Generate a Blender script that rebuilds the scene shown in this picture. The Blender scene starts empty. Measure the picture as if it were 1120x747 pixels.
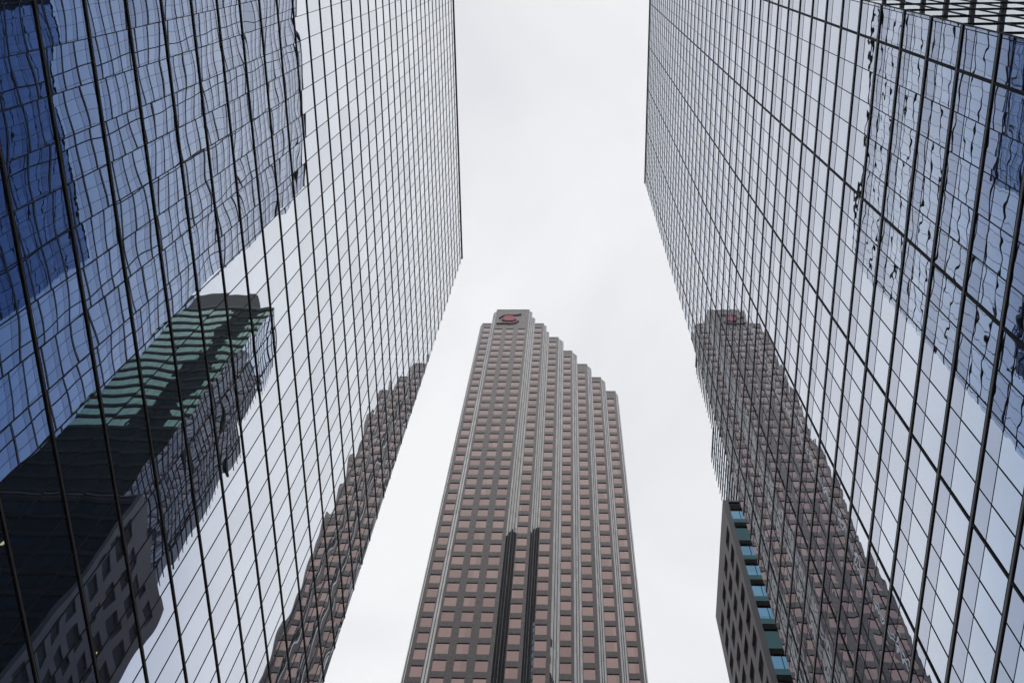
import bpy, math, random
from mathutils import Matrix, Vector, noise as mnoise
random.seed(7)
sc = bpy.context.scene
C = sc.collection
PI = math.pi

# ------------------------------------------------------------------ camera
A = 14.0                       # metres from the camera to the right hand facade
EYE = 1.6
CR = ((0.99863056, -0.00255399, 0.05225401),
      (0.01624983, -0.93426263, -0.35621521),
      (0.04972873, 0.35657651, -0.93294171))
FPX = 1177.93                  # focal length in pixels of a 1120 px wide frame
cam_d = bpy.data.cameras.new('camera'); cam = bpy.data.objects.new('camera', cam_d); C.objects.link(cam)
cam_d.sensor_width = 36.0; cam_d.lens = 36.0 * FPX / 1120.0
cam_d.clip_start = 0.1; cam_d.clip_end = 6000
M = Matrix(CR).to_4x4()
cam.matrix_world = Matrix.Translation((0, 0, EYE)) @ M
# camera axes are the matrix columns (rows of CR map camera -> world)
sc.camera = cam

# ------------------------------------------------------------------ world: bright overcast
SUN_EL, SUN_AZ = math.radians(30), math.radians(12)
w = bpy.data.worlds.new('World'); sc.world = w; w.use_nodes = True
nt = w.node_tree; nt.nodes.clear()
out = nt.nodes.new('ShaderNodeOutputWorld'); bg = nt.nodes.new('ShaderNodeBackground')
sky = nt.nodes.new('ShaderNodeTexSky'); sky.sky_type = 'NISHITA'; sky.sun_disc = False
sky.sun_elevation = SUN_EL; sky.sun_rotation = SUN_AZ; sky.air_density = 1.0; sky.dust_density = 2.0
tc = nt.nodes.new('ShaderNodeTexCoord')
mp = nt.nodes.new('ShaderNodeMapping'); mp.inputs['Scale'].default_value = (1.0, 1.0, 1.6)
n1 = nt.nodes.new('ShaderNodeTexNoise'); n1.inputs['Scale'].default_value = 2.4; n1.inputs['Detail'].default_value = 5; n1.inputs['Roughness'].default_value = .5
n1.inputs['Distortion'].default_value = .4
cr = nt.nodes.new('ShaderNodeValToRGB')
cr.color_ramp.elements[0].position = .3; cr.color_ramp.elements[0].color = (.76, .775, .825, 1)
cr.color_ramp.elements[1].position = .64; cr.color_ramp.elements[1].color = (.985, .99, 1.0, 1)
sc_ = nt.nodes.new('ShaderNodeVectorMath'); sc_.operation = 'SCALE'; sc_.inputs['Scale'].default_value = 10.6
mx = nt.nodes.new('ShaderNodeMix'); mx.data_type = 'RGBA'; mx.inputs['Factor'].default_value = .93
L = nt.links.new
L(tc.outputs['Generated'], mp.inputs['Vector']); L(mp.outputs[0], n1.inputs['Vector']); L(n1.outputs['Fac'], cr.inputs[0])
L(cr.outputs[0], sc_.inputs[0]); L(sky.outputs[0], mx.inputs[6]); L(sc_.outputs[0], mx.inputs[7])
L(mx.outputs[2], bg.inputs['Color']); bg.inputs['Strength'].default_value = .1
L(bg.outputs[0], out.inputs[0])

sd = bpy.data.lights.new('sun', 'SUN'); sd.energy = .5; sd.angle = math.radians(25); sd.color = (1, .96, .9)
so = bpy.data.objects.new('sun', sd); C.objects.link(so)
sdir = Vector((math.sin(SUN_AZ) * math.cos(SUN_EL), math.cos(SUN_AZ) * math.cos(SUN_EL), math.sin(SUN_EL)))
so.rotation_euler = sdir.to_track_quat('Z', 'Y').to_euler(); so.location = sdir * 500

sc.view_settings.view_transform = 'Standard'; sc.view_settings.look = 'None'
sc.view_settings.gamma = 1; sc.view_settings.exposure = 0
sc.render.engine = 'CYCLES'
sc.cycles.max_bounces = 10; sc.cycles.glossy_bounces = 8; sc.cycles.diffuse_bounces = 2
sc.cycles.transmission_bounces = 2; sc.cycles.volume_bounces = 0
sc.cycles.filter_width = 1.5

# ------------------------------------------------------------------ node helpers
def newmat(name):
    m = bpy.data.materials.new(name); m.use_nodes = True
    m.node_tree.nodes.clear(); return m, m.node_tree
def N(nt, t, **kw):
    n = nt.nodes.new(t)
    for k, v in kw.items(): setattr(n, k, v)
    return n
def mth(nt, op, a, b=None, c=None):
    n = nt.nodes.new('ShaderNodeMath'); n.operation = op
    for i, v in enumerate((a, b, c)):
        if v is None: continue
        if isinstance(v, (int, float)): n.inputs[i].default_value = v
        else: nt.links.new(v, n.inputs[i])
    return n.outputs[0]
def vmth(nt, op, a, b=None, s=None):
    n = nt.nodes.new('ShaderNodeVectorMath'); n.operation = op
    for i, v in enumerate((a, b)):
        if v is None: continue
        if isinstance(v, tuple): n.inputs[i].default_value = v
        else: nt.links.new(v, n.inputs[i])
    if s is not None:
        if isinstance(s, (int, float)): n.inputs['Scale'].default_value = s
        else: nt.links.new(s, n.inputs['Scale'])
    return n.outputs[0]

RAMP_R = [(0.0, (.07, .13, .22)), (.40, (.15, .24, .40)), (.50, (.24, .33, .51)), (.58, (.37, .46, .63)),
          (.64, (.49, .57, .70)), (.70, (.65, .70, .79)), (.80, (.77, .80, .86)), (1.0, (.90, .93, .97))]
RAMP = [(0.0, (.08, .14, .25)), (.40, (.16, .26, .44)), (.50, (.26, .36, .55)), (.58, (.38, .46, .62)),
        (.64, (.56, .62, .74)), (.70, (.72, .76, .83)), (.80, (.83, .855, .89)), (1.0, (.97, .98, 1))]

def glass(name, ramp=RAMP, mod=1.5, flr=3.6, off=(0, 0), tilt=.0012, pillow=.002, low=.002, lowscale=.35,
          high=0.0, highscale=4.0, tint=(1, 1, 1), var=.04, lines=None, rough=0.0):
    """Reflective curtain wall glass: each pane is a slightly bowed, slightly tilted mirror."""
    m, nt = newmat(name); L = nt.links.new
    geo = N(nt, 'ShaderNodeNewGeometry'); P = geo.outputs['Position']
    sep = N(nt, 'ShaderNodeSeparateXYZ'); L(P, sep.inputs[0])
    h = mth(nt, 'ADD', sep.outputs[0], sep.outputs[1])
    cu = mth(nt, 'DIVIDE', mth(nt, 'SUBTRACT', h, off[0]), mod); cv = mth(nt, 'DIVIDE', mth(nt, 'SUBTRACT', sep.outputs[2], off[1]), flr)
    fu, fv = mth(nt, 'FLOOR', cu), mth(nt, 'FLOOR', cv)
    cell = N(nt, 'ShaderNodeCombineXYZ'); L(fu, cell.inputs[0]); L(fv, cell.inputs[1])
    wn = N(nt, 'ShaderNodeTexWhiteNoise'); wn.noise_dimensions = '3D'; L(cell.outputs[0], wn.inputs['Vector'])
    r = vmth(nt, 'SUBTRACT', wn.outputs['Color'], (.5, .5, .5))
    acc = vmth(nt, 'SCALE', r, None, 2 * tilt)
    # pillow
    pu = mth(nt, 'SUBTRACT', mth(nt, 'FRACT', cu), .5); pv = mth(nt, 'SUBTRACT', mth(nt, 'FRACT', cv), .5)
    pc = N(nt, 'ShaderNodeCombineXYZ'); L(pu, pc.inputs[0]); L(pu, pc.inputs[1]); L(pv, pc.inputs[2])
    amp = mth(nt, 'MULTIPLY', mth(nt, 'ADD', wn.outputs['Value'], -.25), pillow * 2)
    acc = vmth(nt, 'ADD', acc, vmth(nt, 'SCALE', pc.outputs[0], None, amp))
    # slow waviness, different in every pane
    sh = vmth(nt, 'SCALE', wn.outputs['Color'], None, 1.8)
    nz = N(nt, 'ShaderNodeTexNoise'); nz.inputs['Scale'].default_value = lowscale; nz.inputs['Detail'].default_value = .3
    L(vmth(nt, 'ADD', P, sh), nz.inputs['Vector'])
    acc = vmth(nt, 'ADD', acc, vmth(nt, 'SCALE', vmth(nt, 'SUBTRACT', nz.outputs['Color'], (.5, .5, .5)), None, low * 4))
    if high:
        n2 = N(nt, 'ShaderNodeTexNoise'); n2.inputs['Scale'].default_value = highscale; n2.inputs['Detail'].default_value = 0.0
        L(P, n2.inputs['Vector'])
        acc = vmth(nt, 'ADD', acc, vmth(nt, 'SCALE', vmth(nt, 'SUBTRACT', n2.outputs['Color'], (.5, .5, .5)), None, high * 4))
    nn = vmth(nt, 'NORMALIZE', vmth(nt, 'ADD', geo.outputs['Normal'], acc))
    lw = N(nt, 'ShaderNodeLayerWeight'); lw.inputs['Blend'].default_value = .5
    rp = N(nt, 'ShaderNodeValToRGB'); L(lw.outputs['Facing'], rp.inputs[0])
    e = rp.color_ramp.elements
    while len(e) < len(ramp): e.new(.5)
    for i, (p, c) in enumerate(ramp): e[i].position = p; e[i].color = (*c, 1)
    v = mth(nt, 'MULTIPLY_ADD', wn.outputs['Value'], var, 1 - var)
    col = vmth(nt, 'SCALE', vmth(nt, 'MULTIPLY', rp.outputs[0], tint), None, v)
    if lines:            # (horizontal spacing, line width, colour): glazing joints of the glass wall
        per, wd, lc = lines
        g = mth(nt, 'LESS_THAN', mth(nt, 'FRACT', mth(nt, 'DIVIDE', h, per)), wd / per)
        mm = N(nt, 'ShaderNodeMix', data_type='RGBA'); L(g, mm.inputs[0]); L(col, mm.inputs[6]); mm.inputs[7].default_value = (*lc, 1); col = mm.outputs[2]
    gl = N(nt, 'ShaderNodeBsdfGlossy'); gl.inputs['Roughness'].default_value = rough; L(col, gl.inputs['Color']); L(nn, gl.inputs['Normal'])
    df = N(nt, 'ShaderNodeBsdfDiffuse'); df.inputs['Color'].default_value = (.012, .016, .022, 1)
    ad = N(nt, 'ShaderNodeAddShader'); L(gl.outputs[0], ad.inputs[0]); L(df.outputs[0], ad.inputs[1])
    o = N(nt, 'ShaderNodeOutputMaterial'); L(ad.outputs[0], o.inputs[0])
    return m

def solid(name, col, rough=.5, metal=0.0, spec=.5, noise=None, joints=None, coat=0.0):
    m, nt = newmat(name); L = nt.links.new
    b = N(nt, 'ShaderNodeBsdfPrincipled'); b.inputs['Roughness'].default_value = rough; b.inputs['Metallic'].default_value = metal
    b.inputs['Specular IOR Level'].default_value = spec; b.inputs['Coat Weight'].default_value = coat
    b.inputs['Coat Roughness'].default_value = .03
    c = None
    geo = N(nt, 'ShaderNodeNewGeometry')
    if noise:
        s, amt = noise
        nz = N(nt, 'ShaderNodeTexNoise'); nz.inputs['Scale'].default_value = s; nz.inputs['Detail'].default_value = 6; nz.inputs['Roughness'].default_value = .65
        L(geo.outputs['Position'], nz.inputs['Vector'])
        f = mth(nt, 'MULTIPLY_ADD', nz.outputs['Fac'], 2 * amt, 1 - amt)
        rgb = N(nt, 'ShaderNodeRGB'); rgb.outputs[0].default_value = (*col, 1)
        c = vmth(nt, 'SCALE', rgb.outputs[0], None, f)
        rr = mth(nt, 'MULTIPLY_ADD', nz.outputs['Fac'], .16, rough - .08); L(rr, b.inputs['Roughness'])
    if joints:
        ph, wd, dark, phh = joints
        sep = N(nt, 'ShaderNodeSeparateXYZ'); L(geo.outputs['Position'], sep.inputs[0])
        g = mth(nt, 'LESS_THAN', mth(nt, 'FRACT', mth(nt, 'DIVIDE', sep.outputs[2], ph)), wd / ph)
        if phh:
            hh = mth(nt, 'ADD', sep.outputs[0], sep.outputs[1])
            g = mth(nt, 'MAXIMUM', g, mth(nt, 'LESS_THAN', mth(nt, 'FRACT', mth(nt, 'DIVIDE', hh, phh)), wd / phh))
        if c is None:
            rgb = N(nt, 'ShaderNodeRGB'); rgb.outputs[0].default_value = (*col, 1); c = rgb.outputs[0]
        c = vmth(nt, 'SCALE', c, None, mth(nt, 'MULTIPLY_ADD', g, dark - 1, 1))
    if c is None: b.inputs['Base Color'].default_value = (*col, 1)
    else: L(c, b.inputs['Base Color'])
    o = N(nt, 'ShaderNodeOutputMaterial'); L(b.outputs[0], o.inputs[0])
    return m

def emis(name, col, s):
    m, nt = newmat(name); e = N(nt, 'ShaderNodeEmission'); e.inputs[0].default_value = (*col, 1); e.inputs[1].default_value = s
    o = N(nt, 'ShaderNodeOutputMaterial'); nt.links.new(e.outputs[0], o.inputs[0]); return m

# ------------------------------------------------------------------ mesh helpers
class MB:
    def __init__(s): s.v = []; s.f = []; s.mi = []
    def box(s, a, b, mi=0):
        x0, y0, z0 = [min(p, q) for p, q in zip(a, b)]; x1, y1, z1 = [max(p, q) for p, q in zip(a, b)]
        k = len(s.v)
        s.v += [(x0, y0, z0), (x1, y0, z0), (x1, y1, z0), (x0, y1, z0), (x0, y0, z1), (x1, y0, z1), (x1, y1, z1), (x0, y1, z1)]
        s.f += [(k, k+3, k+2, k+1), (k+4, k+5, k+6, k+7), (k, k+1, k+5, k+4), (k+1, k+2, k+6, k+5), (k+2, k+3, k+7, k+6), (k+3, k, k+4, k+7)]
        s.mi += [mi] * 6
    def prism(s, poly, z0, z1, mi=0):
        """poly counter clockwise seen from above"""
        k = len(s.v); n = len(poly)
        s.v += [(x, y, z0) for x, y in poly] + [(x, y, z1) for x, y in poly]
        s.f += [tuple(k + i for i in reversed(range(n))), tuple(k + n + i for i in range(n))]
        s.f += [(k + i, k + (i + 1) % n, k + n + (i + 1) % n, k + n + i) for i in range(n)]
        s.mi += [mi] * (n + 2)
    def quad(s, a, b, c, d, mi=0):
        k = len(s.v); s.v += [a, b, c, d]; s.f.append((k, k+1, k+2, k+3)); s.mi.append(mi)
    def build(s, name, mats, parent=None, smooth=False):
        me = bpy.data.meshes.new(name); o0 = parent_world(parent) if parent else Vector((0, 0, 0))
        me.from_pydata([(x - o0.x, y - o0.y, z - o0.z) for x, y, z in s.v], [], s.f)
        for m_ in (mats if isinstance(mats, (list, tuple)) else [mats]): me.materials.append(m_)
        if any(s.mi): me.polygons.foreach_set('material_index', s.mi)
        if smooth: me.polygons.foreach_set('use_smooth', [True] * len(me.polygons))
        me.update()
        o = bpy.data.objects.new(name, me); C.objects.link(o)
        if parent: o.parent = parent
        return o
def parent_world(p):
    v = Vector((0, 0, 0))
    while p: v += p.location; p = p.parent
    return v
def thing(name, label, cat, loc=(0, 0, 0), group=None):
    o = bpy.data.objects.new(name, None); C.objects.link(o); o.location = loc; o.empty_display_size = 1
    o['label'] = label; o['category'] = cat
    if group: o['group'] = group
    return o
def structure(o): o['kind'] = 'structure'; return o
def part(name, me, parent, at):
    """another copy of a part with shared mesh data, at a world position"""
    o = bpy.data.objects.new(name, me); C.objects.link(o); o.parent = parent
    o.location = Vector(at) - parent_world(parent); return o

RM = Matrix(CR).transposed()
def proj(p):
    q = RM @ Vector((p[0], p[1], p[2] - EYE))
    if q.z >= -1e-3: return None
    return (560 + FPX * q.x / -q.z, 373.5 - FPX * q.y / -q.z)
def parea(pts):
    P = [proj(p) for p in pts]
    if any(p is None for p in P): return 0
    cx = sum(p[0] for p in P) / len(P); cy = sum(p[1] for p in P) / len(P)
    if not (-2 < cx < 1122 and -2 < cy < 749): return 0
    return abs(sum(P[i][0] * P[(i+1) % len(P)][1] - P[(i+1) % len(P)][0] * P[i][1] for i in range(len(P)))) / 2

# ------------------------------------------------------------------ materials
LM, LF = .1089 * A, .2714 * A            # left tower: module, floor height
RM_, RF = .1035 * A, .2547 * A           # right tower
LZ0 = EYE + (2.280 % .2714) * A          # height of the lowest floor line
RZ0 = EYE + (2.643 % .2547) * A
LY0 = (.242 % .1089) * A; RY0 = .354 * A
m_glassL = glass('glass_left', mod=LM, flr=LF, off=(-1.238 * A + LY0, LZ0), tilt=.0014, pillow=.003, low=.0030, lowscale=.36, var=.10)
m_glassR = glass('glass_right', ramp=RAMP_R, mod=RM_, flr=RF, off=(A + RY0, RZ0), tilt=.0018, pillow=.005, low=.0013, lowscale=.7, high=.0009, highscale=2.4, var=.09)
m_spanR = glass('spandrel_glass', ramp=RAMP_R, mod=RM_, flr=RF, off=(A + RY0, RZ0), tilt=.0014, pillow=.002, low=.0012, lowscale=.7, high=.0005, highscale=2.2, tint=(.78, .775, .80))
m_fin = solid('dark_bronze_metal', (.010, .0095, .0095), .55, spec=.15)
m_fin_core = solid('grey_metal', (.30, .295, .31), .45, spec=.5)
m_fin_coreL = solid('brown_metal', (.13, .11, .09), .5, spec=.4)
m_mull = solid('black_metal', (.008, .008, .009), .6, spec=.12)
m_wall_dark = solid('dark_core', (.03, .03, .033), .7)

# ------------------------------------------------------------------ ground
g = MB(); g.quad((-2500, -2500, 0), (2500, -2500, 0), (2500, 2500, 0), (-2500, 2500, 0))
structure(g.build('ground', solid('paving_ground', (.16, .155, .15), .85, noise=(.6, .25), joints=(1e6, 1, 1, 1.2))))
g = MB(); g.box((-7, -300, .0), (7, 91, .004))
structure(g.build('road', solid('asphalt', (.05, .05, .052), .8, noise=(3, .25))))
for s in (-1, 1):
    g = MB(); g.box((s * 7.3, -300, 0), (s * (13.2 if s > 0 else 16.4), 91, .13))
    g.box((s * 7.0, -300, 0), (s * 7.3, 91, .15), 1)
    structure(g.build('pavement', [solid('pavement_slab', (.30, .29, .28), .8, noise=(2, .15)), solid('kerb_stone', (.36, .35, .34), .75, noise=(4, .1))]))
g = MB()
for k in range(-30, 30): g.box((-.07, k * 3.0, .004), (.07, k * 3.0 + 1.6, .009))
structure(g.build('road_marking', solid('road_paint', (.75, .74, .70), .6, noise=(8, .2))))

# ------------------------------------------------------------------ glass facades
def curtain(root, wall, y0, y1, ztop, z0, flr, yref, mod, glassm, out, thick_every=None, fin_d=.13, fin_h=.12, spandrel=None,
            thin=(.045, .05), thick=(.13, .12), core=False, roof_extra=1.2):
    """curtain wall in the plane x = wall, outward normal out (+1/-1) along x"""
    ks = [k for k in range(-3, 200) if z0 + (k + 1) * flr > 6 and z0 + k * flr < ztop]
    js = [j for j in range(-200, 200) if yref + (j + 1) * mod > y0 + .05 and yref + j * mod < y1 - .05]
    sp = spandrel or 0
    panes = []
    for k in ks:
        za, zb = max(6, z0 + k * flr), min(ztop, z0 + (k + 1) * flr)
        for j in js:
            ya, yb = max(y0, yref + j * mod), min(y1, yref + (j + 1) * mod)
            zt = zb - sp if zb - sp > za + .3 else zb
            panes.append((parea([(wall, ya, za), (wall, yb, za), (wall, yb, zt), (wall, ya, zt)]) if (yb - ya > mod * .98 and zt - za > (flr - sp) * .98) else 0, ya, yb, za, zt))
    panes.sort(reverse=True)
    rest = MB(); me = None
    for i, (ar, ya, yb, za, zb) in enumerate(panes):
        if i < 100 and ar > 0:
            if me is None:
                q = MB(); q.box((0, 0, 0), (-out * .03, mod, flr - sp)); o = q.build('window_pane', glassm); me = o.data
                bpy.data.objects.remove(o)
            part('window_pane', me, root, (wall, ya, za))
        else:
            rest.box((wall, ya, za), (wall - out * .03, yb, zb))
    r = rest.build('window_pane', glassm, root); r['kind'] = 'stuff'
    if sp:
        for k in ks:
            zb = min(ztop, z0 + (k + 1) * flr)
            if zb - sp < 6: continue
            q = MB(); q.box((wall + out * .004, y0, zb - sp), (wall - out * .03, y1, zb)); q.build('spandrel', m_spanR, root)
            # the joint under the spandrel
            q = MB(); q.box((wall + out * .012, y0, zb - sp - .012), (wall - out * .01, y1, zb - sp + .012)); q.build('joint_strip', m_mull, root)
    for k in ks:
        z = z0 + k * flr
        if z < 6: continue
        q = MB()
        q.box((wall, y0, z - fin_h / 2), (wall + out * fin_d, y1 + .01, z + fin_h / 2), 0)
        c_ = fin_h * (.22 if core else .10)
        q.box((wall + out * .01, y0 + .01, z - c_), (wall + out * (fin_d + .004), y1, z + c_), 1)
        q.build('floor_fin', [m_fin, m_fin_core if core else m_fin_coreL], root)
    for n, j in enumerate(js):
        y = yref + j * mod
        if y < y0 + .02: continue
        wd, dp = (thick if (thick_every and j % thick_every == 0) else thin)
        q = MB(); q.box((wall, y - wd / 2, 6), (wall + out * dp, y + wd / 2, ztop)); q.build('mullion', m_mull, root)

# ---- left tower
XL = -1.238 * A; YL = 3.55 * A; ZL = EYE + 12.0 * A
lt = thing('glass_tower', 'mirror glass tower filling the left side, mirroring blue panes and a teal and black tower', 'office tower', (XL - 22, 10, 0))
g = MB(); g.box((XL - .04, -32 + .04, 6), (XL - 42, YL - .04, ZL - .3)); g.build('core_wall', m_wall_dark, lt)
g = MB(); g.box((XL - 1.5, -31, 0), (XL - 41, YL - 1.5, 6)); g.build('lobby', solid('lobby_stone', (.25, .24, .23), .4, noise=(1, .1)), lt)
curtain(lt, XL, -32, YL, ZL, LZ0, LF, LY0, LM, m_glassL, 1, fin_d=.048, fin_h=.17, thin=(.030, .022))
g = MB(); g.box((XL + .12, -32.1, ZL), (XL - .5, YL + .1, ZL + .35)); g.box((XL - .5, YL - .4, ZL), (XL - 42, YL + .1, ZL + .35)); g.build('roof_coping', m_fin, lt)
glass_side = glass('side_glass', mod=1.5, flr=3.6, tilt=.001, pillow=.003, low=.002, lines=(1.5, .09, (.01, .01, .01)))
def side_facade(root, a, b, zt, zb, flr, z0, n):
    """glazed face from corner a to corner b (outside on the right hand of a->b), ribbon panes with proud floor fins"""
    ax, ay = a; bx, by = b; dx, dy = bx - ax, by - ay; l = math.hypot(dx, dy); nx, ny = dy / l, -dx / l
    q = MB(); q.quad((ax, ay, zb), (bx, by, zb), (bx, by, zt), (ax, ay, zt)); q.build('side_glazing', glass_side, root)
    k = 0
    while z0 + k * flr < zt:
        z = z0 + k * flr; k += 1
        if z < zb + .1: continue
        q = MB()
        pts = [(ax, ay), (bx, by), (bx + nx * .14, by + ny * .14), (ax + nx * .14, ay + ny * .14)]
        pts = list(reversed(pts)) if True else pts
        q.prism(pts, z - .07, z + .07); q.build('side_fin', m_fin, root)
side_facade(lt, (XL - 42, YL), (XL - .02, YL), ZL, 6, LF, LZ0, 0) if False else side_facade(lt, (XL - .02, YL), (XL - 42, YL), ZL, 6, LF, LZ0, 0)

# ---- right tower
RD = 10.0; XR = A; YR = 3.13 * A; ZR = EYE + 14.05 * A; YC = .241 * A
rt = thing('glass_tower', 'mirror glass tower filling the right side, with a pale strip under each floor line', 'office tower', (XR + 25, 24, 0))
g = MB(); g.box((XR + .04, YC + .04, 6), (XR + RD - .04, YR - .04, ZR - .3)); g.build('core_wall', m_wall_dark, rt)
g = MB(); g.box((XR + 1.5, YC + 1.5, 0), (XR + RD - 1, YR - 1.5, 6)); g.build('lobby', solid('lobby_stone_pale', (.30, .29, .28), .4, noise=(1, .1)), rt)
curtain(rt, XR, YC, YR, ZR, RZ0, RF, RY0, RM_, m_glassR, -1, thick_every=5, fin_d=.042, fin_h=.27, spandrel=.37 * RF, thin=(.028, .022), thick=(.11, .04), core=True)
g = MB(); g.box((XR - .12, YC - .1, ZR), (XR + .5, YR + .1, ZR + .35)); g.box((XR + .5, YR - .4, ZR), (XR + RD, YR + .1, ZR + .35)); g.build('roof_coping', m_fin, rt)
g = MB(); g.box((XR - .03, YC - .03, 6), (XR + .02, YC + .02, ZR)); g.build('corner_trim', m_fin, rt)
side_facade(rt, (XR + RD, YR), (XR + .02, YR), ZR, 6, RF, RZ0, 0)
# near end face (top right corner of the picture)
glass_end = glass('end_glass', mod=RM_, flr=RF, off=(A + RY0, RZ0), tilt=.001, pillow=.002, low=.0012, var=.08)
q = MB(); q.quad((XR + .02, YC, 6), (XR + RD, YC, 6), (XR + RD, YC, ZR), (XR + .02, YC, ZR)); q.build('side_glazing', glass_end, rt)
for k in range(0, 60):
    z = RZ0 + k * RF
    if 6 < z < ZR:
        q = MB(); q.box((XR, YC - .045, z - .03), (XR + RD, YC, z + .03)); q.build('side_fin', m_fin, rt)
for j in range(1, 7):
    q = MB(); q.box((XR + j * RM_ - .025, YC - .03, 6), (XR + j * RM_ + .025, YC, ZR)); q.build('side_mullion', m_mull, rt)

# ---- banded tower east of it, out of the frame, seen only as the bands mirrored in that end face
bt = thing('banded_tower', 'pale dark-banded tower seen only mirrored in the top right corner of the picture', 'office tower', (90, -30, 0))
m_pale = glass('pale_reflective_glass', ramp=[(0, (.66, .70, .72)), (1, (.85, .88, .9))], mod=7, flr=14, var=.15); m_tealp = glass('pale_teal_glass', ramp=[(0, (.5, .62, .64)), (1, (.9, .95, .96))], mod=7, flr=14)
g = MB(); g.box((XR + 56, -70, 0), (XR + 90, 2, 292)); g.build('wall', m_pale, bt)
for k in range(0, 21):
    z = 1.6 + (3.37 % 1.0) * A + k * .99 * A
    g = MB(); g.box((XR + 55.6, -70, z - .5), (XR + 56, 2, z + .5)); g.build('floor_band', m_fin, bt)
    for i in range(3):
        if (k + i) % 2:
            g = MB(); g.box((XR + 55.8, -20 - i * 14, z + 1.6), (XR + 56, -12 - i * 14, z + 12.2)); g.build('window', m_tealp, bt)

# ------------------------------------------------------------------ brown stepped tower
Y0 = 7.1034 * A
m_gran = solid('brown_granite', (.112, .082, .077), .28, spec=.42, noise=(1.2, .10), joints=(1.0, .03, .8, .55), coat=.35)
PR = [(0.0, (.28, .185, .18)), (.40, (.345, .245, .222)), (.6, (.40, .32, .30)), (.75, (.53, .47, .455)), (1.0, (.95, .95, .95))]
m_pink = glass('rose_glass', ramp=PR, mod=4, flr=4, tilt=.004, pillow=.001, low=.0006, var=.20)
SR = [(0.0, (.25, .24, .24)), (.40, (.30, .295, .29)), (.6, (.40, .395, .39)), (.8, (.56, .55, .55)), (1.0, (.9, .9, .9))]
m_flute = glass('fluted_grey_glass', ramp=SR, mod=.5, flr=2, tilt=.002, pillow=.0, low=.001, var=.22)
m_wframe = solid('window_frame', (.05, .04, .04), .5)
FLR = 4.0
tw = thing('brown_granite_tower', 'brown granite skyscraper with rose windows, its roof stepping down to the right', 'skyscraper', (-5, Y0 + 20, 0))
# bay: x of the granite face (left, right), setback, roof, windows, x where its right / left corner ends
def S(x, sb): return (x * 1.005 - .42) * (Y0 + sb) / Y0
bays = [  # name, left edge, right edge, setback, roof z, [(window l, window r)], left chamfer run, right chamfer run
    dict(l=-22.75, r=-20.10, sb=1.1, z=274.0, w=[(-22.2, -20.45)]),
    dict(l=-19.54, r=-10.41, sb=0.0, z=285.3, w=[(-19.15, -17.16), (-16.03, -14.17), (-12.96, -11.07)]),
    dict(l=-8.60, r=-6.15, sb=1.1, z=274.0, w=[(-8.49, -6.70)]),
    dict(l=-4.62, r=-2.11, sb=2.2, z=263.5, w=[(-4.5, -2.72)]),
    dict(l=-.80, r=1.40, sb=3.2, z=253.8, w=[(-.70, .95)]),
    dict(l=2.60, r=5.02, sb=4.2, z=244.9, w=[(2.70, 4.37)]),
    dict(l=5.97, r=8.15, sb=5.1, z=236.6, w=[(6.05, 7.74)]),
    dict(l=9.07, r=11.25, sb=6.0, z=228.4, w=[(9.17, 10.71)]),
]
ZB = (132.76 + EYE) % FLR      # window row phase at the main face (centre heights)
wins = []
for i, b in enumerate(bays):
    sb = b['sb']; yy = Y0 + sb
    l, r = S(b['l'], sb), S(b['r'], sb); zt = EYE + b['z'] * yy / Y0
    if i == 0: zt = EYE + 274.0 * yy / Y0
    b.update(L=l, R=r, Z=zt, Y=yy)
REC = .28
DEEP = Y0 + 42
for i, b in enumerate(bays):
    l, r, yy, zt = b['L'], b['R'], b['Y'], b['Z']
    W_ = [(S(p, b['sb']), S(q, b['sb'])) for p, q in b['w']]
    g = MB()
    # body behind the glass line
    nxt = bays[i + 1] if i + 1 < len(bays) else None
    # main mass
    g.box((l - .0, yy + REC + .02, 0), (r, DEEP, zt - .6))
    # piers
    xs = [l] + [v for wv in W_ for v in wv] + [r]
    for a_, b_ in zip(xs[0::2], xs[1::2]):
        if b_ - a_ > .02: g.box((a_, yy, 0), (b_, yy + REC + .04, zt))
    rows = []; z = ZB
    while z + 1.4 < zt - (12.6 if i == 1 else 1.5): rows.append(z); z += FLR
    edges = [0] + [v for zc in rows for v in (zc - 1.33, zc + 1.33)] + [zt]
    if rows[0] - 1.33 < 0: edges = [0, 0] + edges[2:] if False else edges
    for p, q in W_:
        for a_, b_ in zip(edges[0::2], edges[1::2]):
            if b_ > a_: g.box((p, yy + .03, a_), (q, yy + REC + .04, b_))
        for zc in rows:
            if zc > 6:
                wins.append((parea([(p, yy, zc - 1.3), (q, yy, zc - 1.3), (q, yy, zc + 1.3), (p, yy, zc + 1.3)]), p, q, yy, zc))
    g.build('granite_bay', m_gran, tw)
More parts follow.
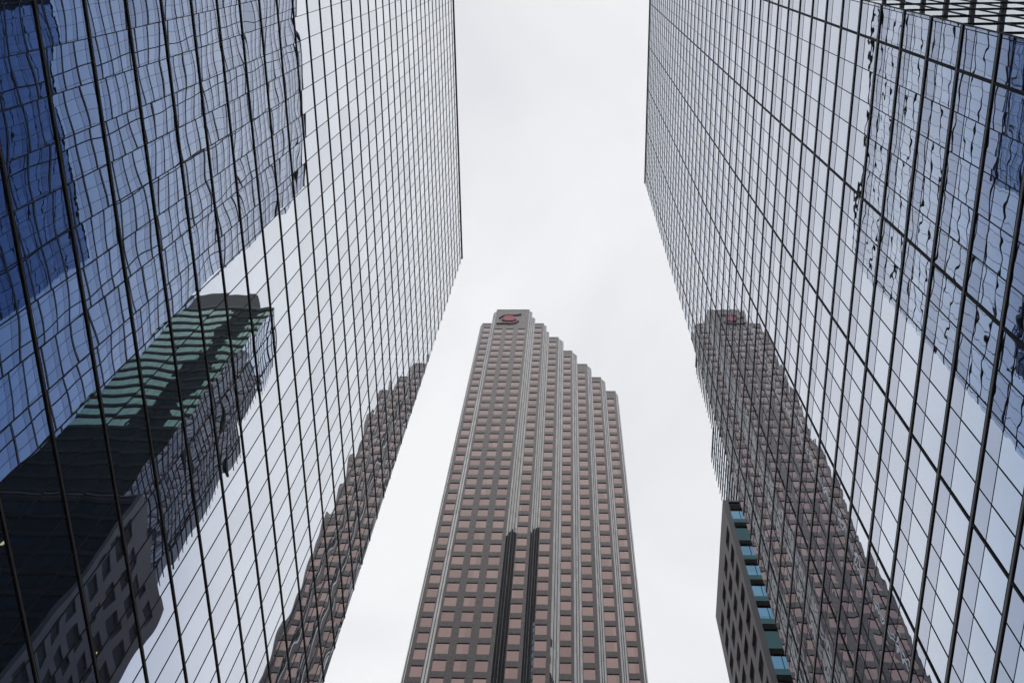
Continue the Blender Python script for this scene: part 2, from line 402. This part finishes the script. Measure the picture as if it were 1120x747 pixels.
# fluted corners between bays
def flute(p, q, zt, n, name='corner_glazing'):
    """faceted glazed corner strip between plan points p and q, with thin ribs"""
    (x0, y0), (x1, y1) = p, q; g = MB(); dx, dy = x1 - x0, y1 - y0
    g.quad((x0, y0, 0), (x1, y1, 0), (x1, y1, zt), (x0, y0, zt))
    for k in range(1, n):
        a = (x0 + dx * k / n, y0 + dy * k / n)
        g.prism([(a[0] - .045, a[1] + .3), (a[0] - .045, a[1] - .06), (a[0] + .045, a[1] - .06), (a[0] + .045, a[1] + .3)], 0, zt, 1)
    g.prism([(x0, y0 + .02), (x1, y1 + .02), (max(x0, x1), max(y0, y1) + .5), (min(x0, x1), max(y0, y1) + .5)], 0, zt - .05, 2)
    g.build(name, [m_flute, m_wframe, m_gran], tw)
for i in range(len(bays)):
    b = bays[i]
    if i == 0:   # left: chamfer of the first bay and of the main bay
        flute((b['L'] - .62, b['Y'] + .9), (b['L'], b['Y']), b['Z'], 2)
        m_ = bays[1]
        flute((m_['L'] - .88, m_['Y'] + .64), (m_['L'], m_['Y']), m_['Z'] - 1.2, 2)
        g = MB(); g.box((b['R'], m_['Y'] + .66, 0), (m_['L'] - .02, b['Y'] + .6, b['Z'] - .4)); g.build('corner_rib', m_gran, tw)
        continue
    n_ = bays[i + 1] if i + 1 < len(bays) else None
    if n_:
        if i in (1, 2):   # two folds to the right of the main bay and of the next one
            sl = .50 if i == 1 else .457
            w2 = n_['L'] - b['R']; xm = b['R'] + .44 * w2; ym = b['Y'] + .44 * w2 * sl
            y2 = n_['Y'] - (.50 * w2) * sl
            flute((b['R'], b['Y']), (xm, ym), b['Z'] - 1.0, 2)
            flute((xm + .06 * w2, max(y2, ym + .02)), (n_['L'], n_['Y']), (b['Z'] + n_['Z']) / 2, 2)
            g = MB(); g.box((xm - .02, ym + .03, 0), (xm + .05 * w2, max(y2, ym + .02) + .6, b['Z'] - 1.2)); g.build('corner_rib', m_gran, tw)
        else:
            flute((b['R'], b['Y']), (n_['L'], n_['Y']), b['Z'] - .8, 3)
    else:
        flute((b['R'], b['Y']), (b['R'] + .62, b['Y'] + .9), b['Z'] - .6, 2)
# end walls
g = MB(); e = bays[-1]; g.box((e['R'], e['Y'] + .9, 0), (e['R'] + .62, DEEP - 3, e['Z'] - .6)); s0 = bays[0]
g.box((s0['L'] - .62, s0['Y'] + .9, 0), (s0['L'], DEEP - 3, s0['Z'] - .6)); g.build('end_wall', m_gran, tw)
# windows
wins.sort(reverse=True); rest = MB(); fr = MB(); cache = {}
for i, (ar, p, q, yy, zc) in enumerate(wins):
    if i < 100:
        key = (round(q - p, 3))
        if key not in cache:
            t = MB(); t.box((0, 0, -1.33), (q - p, .03, 1.33)); o = t.build('window', m_pink); cache[key] = o.data; bpy.data.objects.remove(o)
        part('window', cache[key], tw, (p, yy + .16, zc))
    else: rest.box((p, yy + .16, zc - 1.33), (q, yy + .19, zc + 1.33))
r = rest.build('window', m_pink, tw); r['kind'] = 'stuff'
for b in bays:   # blind louvre lines at the top floors, coping
    g = MB(); g.box((b['L'] - .02, b['Y'] - .03, b['Z']), (b['R'] + .02, b['Y'] + .5, b['Z'] + .25)); g.build('roof_coping', m_gran, tw)

# red emblem on the blank crown of the main bay
def P_at(x, y, Y):
    v = Matrix(CR) @ Vector((x - 560, -(y - 373.5), -FPX)); t = Y / v.y
    return Vector((v.x * t, Y, v.z * t + EYE))
ys = Y0 - .18
def em(zx, zy): return P_at(500 + zx / 9.96, 320 + zy / 9.96, ys)
c0 = em(565, 282)
sign = thing('tower_sign', 'red S-shaped emblem with a round globe on the blank crown of the brown tower', 'sign', (c0.x, ys + .18, c0.z))
m_red = solid('red_sign_face', (.42, .07, .11), .45); m_maroon = solid('dark_red_sign_edge', (.07, .012, .02), .5)
def ribbon(pts, wds, name, mat, y=ys, th=.22):
    g = MB(); P = [em(*p) for p in pts]
    top, bot = [], []
    for i, p in enumerate(P):
        a, b = P[max(0, i-1)], P[min(len(P)-1, i+1)]; d = (b - a).normalized(); n = Vector((-d.z, 0, d.x))
        top.append(p + n * wds[i]); bot.append(p - n * wds[i])
    for i in range(len(P) - 1):
        q = [bot[i], bot[i+1], top[i+1], top[i]]
        k = len(g.v)
        g.v += [(v.x, y, v.z) for v in q] + [(v.x, y + th, v.z) for v in q]
        g.f += [(k, k+1, k+2, k+3), (k+7, k+6, k+5, k+4), (k, k+4, k+5, k+1), (k+1, k+5, k+6, k+2), (k+2, k+6, k+7, k+3), (k+3, k+7, k+4, k)]
        g.mi += [0] * 6
    return g.build(name, mat, sign)
g = MB(); n = 28; ring = []
for i in range(n):
    t = 2 * PI * i / n; p = em(565 + 66 * math.cos(t), 276 + 30 * math.sin(t)); ring.append(p)
k = 0; g.v = [(p.x, ys, p.z) for p in ring] + [(p.x, ys + .2, p.z) for p in ring]
g.f = [tuple(range(n)), tuple(reversed(range(n, 2 * n)))] + [(i, i + n, (i + 1) % n + n, (i + 1) % n) for i in range(n)]; g.mi = [0] * len(g.f)
g.build('globe', m_red, sign)
ribbon([(458, 277), (485, 257), (520, 246), (565, 241), (620, 243), (665, 240), (697, 231)], [.10, .26, .3, .26, .28, .34, .2], 'upper_stroke', m_maroon, ys - .05)
ribbon([(488, 290), (510, 300), (560, 306), (610, 302), (640, 290)], [.12, .2, .24, .22, .14], 'inner_stroke', m_maroon, ys - .05)
ribbon([(428, 333), (500, 331), (580, 333), (630, 326), (668, 306)], [.22, .26, .34, .36, .16], 'lower_stroke', m_maroon, ys - .05)
ribbon([(530, 322), (590, 323), (635, 314), (660, 300)], [.12, .3, .34, .14], 'lower_band', m_red)

# ------------------------------------------------------------------ granite and teal glass building behind the right tower
X1, Y1, Y2, H1 = 1.363 * A, 4.72 * A, 5.90 * A, EYE + 8.43 * A
m_gray = solid('grey_granite', (.15, .142, .15), .32, spec=.75, noise=(1.0, .12), joints=(1.33, .025, .7, 0))
TR = [(0.0, (.07, .15, .14)), (.4, (.15, .26, .23)), (.55, (.15, .25, .21)), (.65, (.21, .32, .27)), (.8, (.60, .70, .66)), (1.0, (.95, .97, .97))]
m_teal = glass('teal_glass', ramp=TR, mod=1.5, flr=4, tilt=.003, pillow=.004, low=.003, lines=(1.5, .07, (.01, .012, .012)), var=.15)
BR = [(0.0, (.16, .30, .40)), (.4, (.11, .24, .36)), (.6, (.19, .33, .45)), (.8, (.7, .82, .88)), (1.0, (.95, .97, .97))]
m_teal2 = glass('dark_teal_glass', ramp=[(0, (.03, .06, .065)), (.5, (.045, .09, .10)), (1, (.8, .85, .85))], mod=1.5, flr=4, tilt=.003)
m_bluep = glass('blue_glass', ramp=BR, mod=1.3, flr=4, tilt=.004, pillow=.004, low=.004, lines=(1.4, .08, (.01, .012, .012)), var=.25)
m_dk = solid('dark_window', (.006, .006, .008), .12, spec=.6)
gb = thing('granite_office_building', 'grey granite building with small dark windows and a blue glazed corner, lower right of centre', 'building', (X1 + 14, Y1 + 8, 0))
g = MB(); g.box((X1 + .35, Y1 + .1, 0), (X1 + 26, Y2, H1 - .3)); g.build('core_wall', m_wall_dark, gb)
# west face: granite grid
cols = [Y1 + .9 + k * 3.95 for k in range(4)]; ww = 2.5
rowz = [H1 - 6.2 - k * 4.0 for k in range(28)]; wh = 2.35
g = MB(); ysn = [Y1] + [v for c in cols for v in (c, c + ww)] + [Y2]
for a_, b_ in zip(ysn[0::2], ysn[1::2]): g.box((X1, a_, 0), (X1 + .5, b_, H1))
zz = [H1] + [v for z in rowz for v in (z + wh, z)] + [0]
for c in cols:
    for t_, b_ in zip(zz[0::2], zz[1::2]): g.box((X1 + .004, c, b_), (X1 + .5, c + ww, t_))
g.box((X1, Y1, H1), (X1 + 26, Y2, H1 + .4)); g.box((X1 + .5, Y1, 0), (X1 + .62, Y1 + .4, H1)); g.box((X1, Y2, 0), (X1 + 26, Y2 + .5, H1 + .4))
g.build('granite_wall', m_gray, gb)
t = MB(); t.box((0, 0, 0), (.04, ww, wh)); o = t.build('window', m_dk); wme = o.data; bpy.data.objects.remove(o)
cand = sorted([(parea([(X1, c, z), (X1, c + ww, z), (X1, c + ww, z + wh), (X1, c, z + wh)]), c, z) for c in cols for z in rowz if z > 4], reverse=True)
rest = MB()
for i, (ar, c, z) in enumerate(cand):
    if i < 90: part('window', wme, gb, (X1 + .36, c, z))
    else: rest.box((X1 + .36, c, z), (X1 + .40, c + ww, z + wh))
if rest.v: rr = rest.build('window', m_dk, gb); rr['kind'] = 'stuff'
# south face: bands
for k, z in enumerate([H1 - 4.1 - k * 4.0 for k in range(29)]):
    if z < 4: continue
    q = MB(); q.box((X1 + .62, Y1 + .05, z), (X1 + 26, Y1 + .12, z + 2.15)); q.build('window_band', m_bluep if k % 5 != 1 else m_teal2, gb)
    q = MB(); q.box((X1 + .62, Y1 + .0, z - 1.0), (X1 + 26, Y1 + .12, z)); q.build('teal_spandrel', m_teal2, gb)
    q = MB(); q.box((X1 + .62, Y1 - .10, z + 2.15), (X1 + 26, Y1 + .12, z + 3.0)); q.build('dark_band', m_mull, gb)
# ceiling lights on behind a few of its windows
m_lit = emis('lit_ceiling_light', (1, .78, .32), 1.3)
def lit(px, py, w_, h_):
    v = Matrix(CR) @ Vector((px - 560, -(py - 373.5), -FPX)); s = Y1 / v.y
    x, z = v.x * s, v.z * s + EYE; x = 2 * XL - x
    q = MB(); q.box((x, Y1 - .02, z), (x + w_, Y1 + .04, z + h_)); q.build('lit_window', m_lit, gb)
lit(8, 597, .3, 1.0)
def lit_w(px, py, h_):
    v = Matrix(CR) @ Vector((px - 560, -(py - 373.5), -FPX)); s = (2 * XL - X1) / v.x
    q = MB(); q.box((X1 + .33, v.y * s, v.z * s + EYE), (X1 + .36, v.y * s + .22, v.z * s + EYE + h_)); q.build('lit_window', m_lit, gb)
lit_w(107, 660, .22); lit_w(113, 712, .22)

# ---- glass tower above and behind it
X2, Ya, Yb, Yc, Hb, Hc = 1.86 * A, 5.1 * A, 6.0 * A, 6.41 * A, EYE + 14.67 * A, EYE + 12.6 * A
gt = thing('teal_glass_tower', 'ribbed glass tower rising behind the grey granite building, at the right tower edge', 'office tower', (X2 + 12, Ya + 6, 0))
g = MB(); g.box((X2 + .06, Ya + .06, 0), (X2 + 30, Yb - .02, Hb - .2)); g.box((X2 + .06, Yb - .04, 0), (X2 + 30, Yc - .02, Hc - .2)); g.build('core_wall', m_wall_dark, gt)
m_clear = glass('tower_side_glass', mod=3.0, flr=3.4, tilt=.0015, pillow=.002, low=.002, lines=(2.9, .25, (.015, .017, .02)), var=.15, tint=(.93, .96, 1.0))
q = MB(); q.quad((X2, Ya, 0), (X2, Yb, 0), (X2, Yb, Hb), (X2, Ya, Hb)); q.quad((X2, Yb, 0), (X2, Yc, 0), (X2, Yc, Hc), (X2, Yb, Hc))
for f_ in range(len(q.f)): q.f[f_] = tuple(reversed(q.f[f_]))
q.build('side_glazing', m_clear, gt)
k = 0
while 3 + k * 2.3 < Hb - .5:
    z = 3 + k * 2.3; k += 1
    q = MB(); q.box((X2 - .08, Ya, z - .12), (X2 + .02, (Yc if z < Hc else Yb) + .9, z + .12)); q.build('floor_fin', m_mull, gt)
k = 0
while 3 + k * 4.0 < Hb - 4:
    z = Hb - 4.2 - k * 4.0; k += 1
    if z < 3: break
    q = MB(); q.box((X2 + .02, Ya - .02, z), (X2 + 30, Ya + .06, z + 2.9)); q.build('window_band', m_teal, gt)
    q = MB(); q.box((X2 + .02, Ya - .14, z + 2.9), (X2 + 30, Ya + .06, z + 4.0)); q.build('dark_band', m_mull, gt)
m_tm = solid('teal_metal', (.10, .16, .15), .5)
g = MB(); g.box((X2 - .1, Ya - .1, Hb), (X2 + 30, Yb, Hb + .5)); g.build('roof_coping', m_tm, gt)
g = MB(); g.box((X2 - .1, Yb, Hc), (X2 + 30, Yc, Hc + .5)); g.build('roof_coping', m_tm, gt)
g = MB(); g.box((2.44 * A, 5.3 * A, Hb), (X2 + 30, Yb - 1, EYE + 15.9 * A)); g.build('roof_plant', solid('plant_grey', (.07, .068, .06), .7, joints=(1.5, .3, .6, 0)), gt)

# ------------------------------------------------------------------ dark towers hidden behind the right tower, seen only mirrored
m_dt = solid('black_curtain_wall', (.006, .007, .009), .6, spec=.08, noise=(.4, .3), joints=(3.9, .5, 3.5, 3.0))
sl = thing('slim_dark_tower', 'slim black tower mirrored as a black stripe low in the corners of the brown tower', 'tower', (81, 17.5, 0))
g = MB(); g.box((78.5, 14.5, 0), (83, 20, 368)); g.build('wall', m_dt, sl)
g = MB(); g.box((78.8, 14.8, 368), (83.2, 20.2, 370)); g.build('roof_plant', m_fin, sl)
dk = thing('dark_office_tower', 'black office tower mirrored as the dark area in the lower left glass', 'office tower', (53, 28, 0))
g = MB(); g.box((40, 23, 0), (76, 43.5, 208)); g.build('wall', m_dt, dk)
g = MB(); g.box((44, 26, 208), (66, 40, 214)); g.build('roof_plant', m_fin, dk)

# ------------------------------------------------------------------ thin city haze
g = MB(); g.box((-420, -420, -1), (420, 520, 390)); hz = g.build('haze', None)
hm, nt = newmat('haze_air'); pv = N(nt, 'ShaderNodeVolumePrincipled'); pv.inputs['Density'].default_value = .00026
pv.inputs['Color'].default_value = (.93, .94, .96, 1); pv.inputs['Anisotropy'].default_value = 0.0
o = N(nt, 'ShaderNodeOutputMaterial'); nt.links.new(pv.outputs[0], o.inputs['Volume'])
hz.data.materials.clear(); hz.data.materials.append(hm); hz['kind'] = 'stuff'
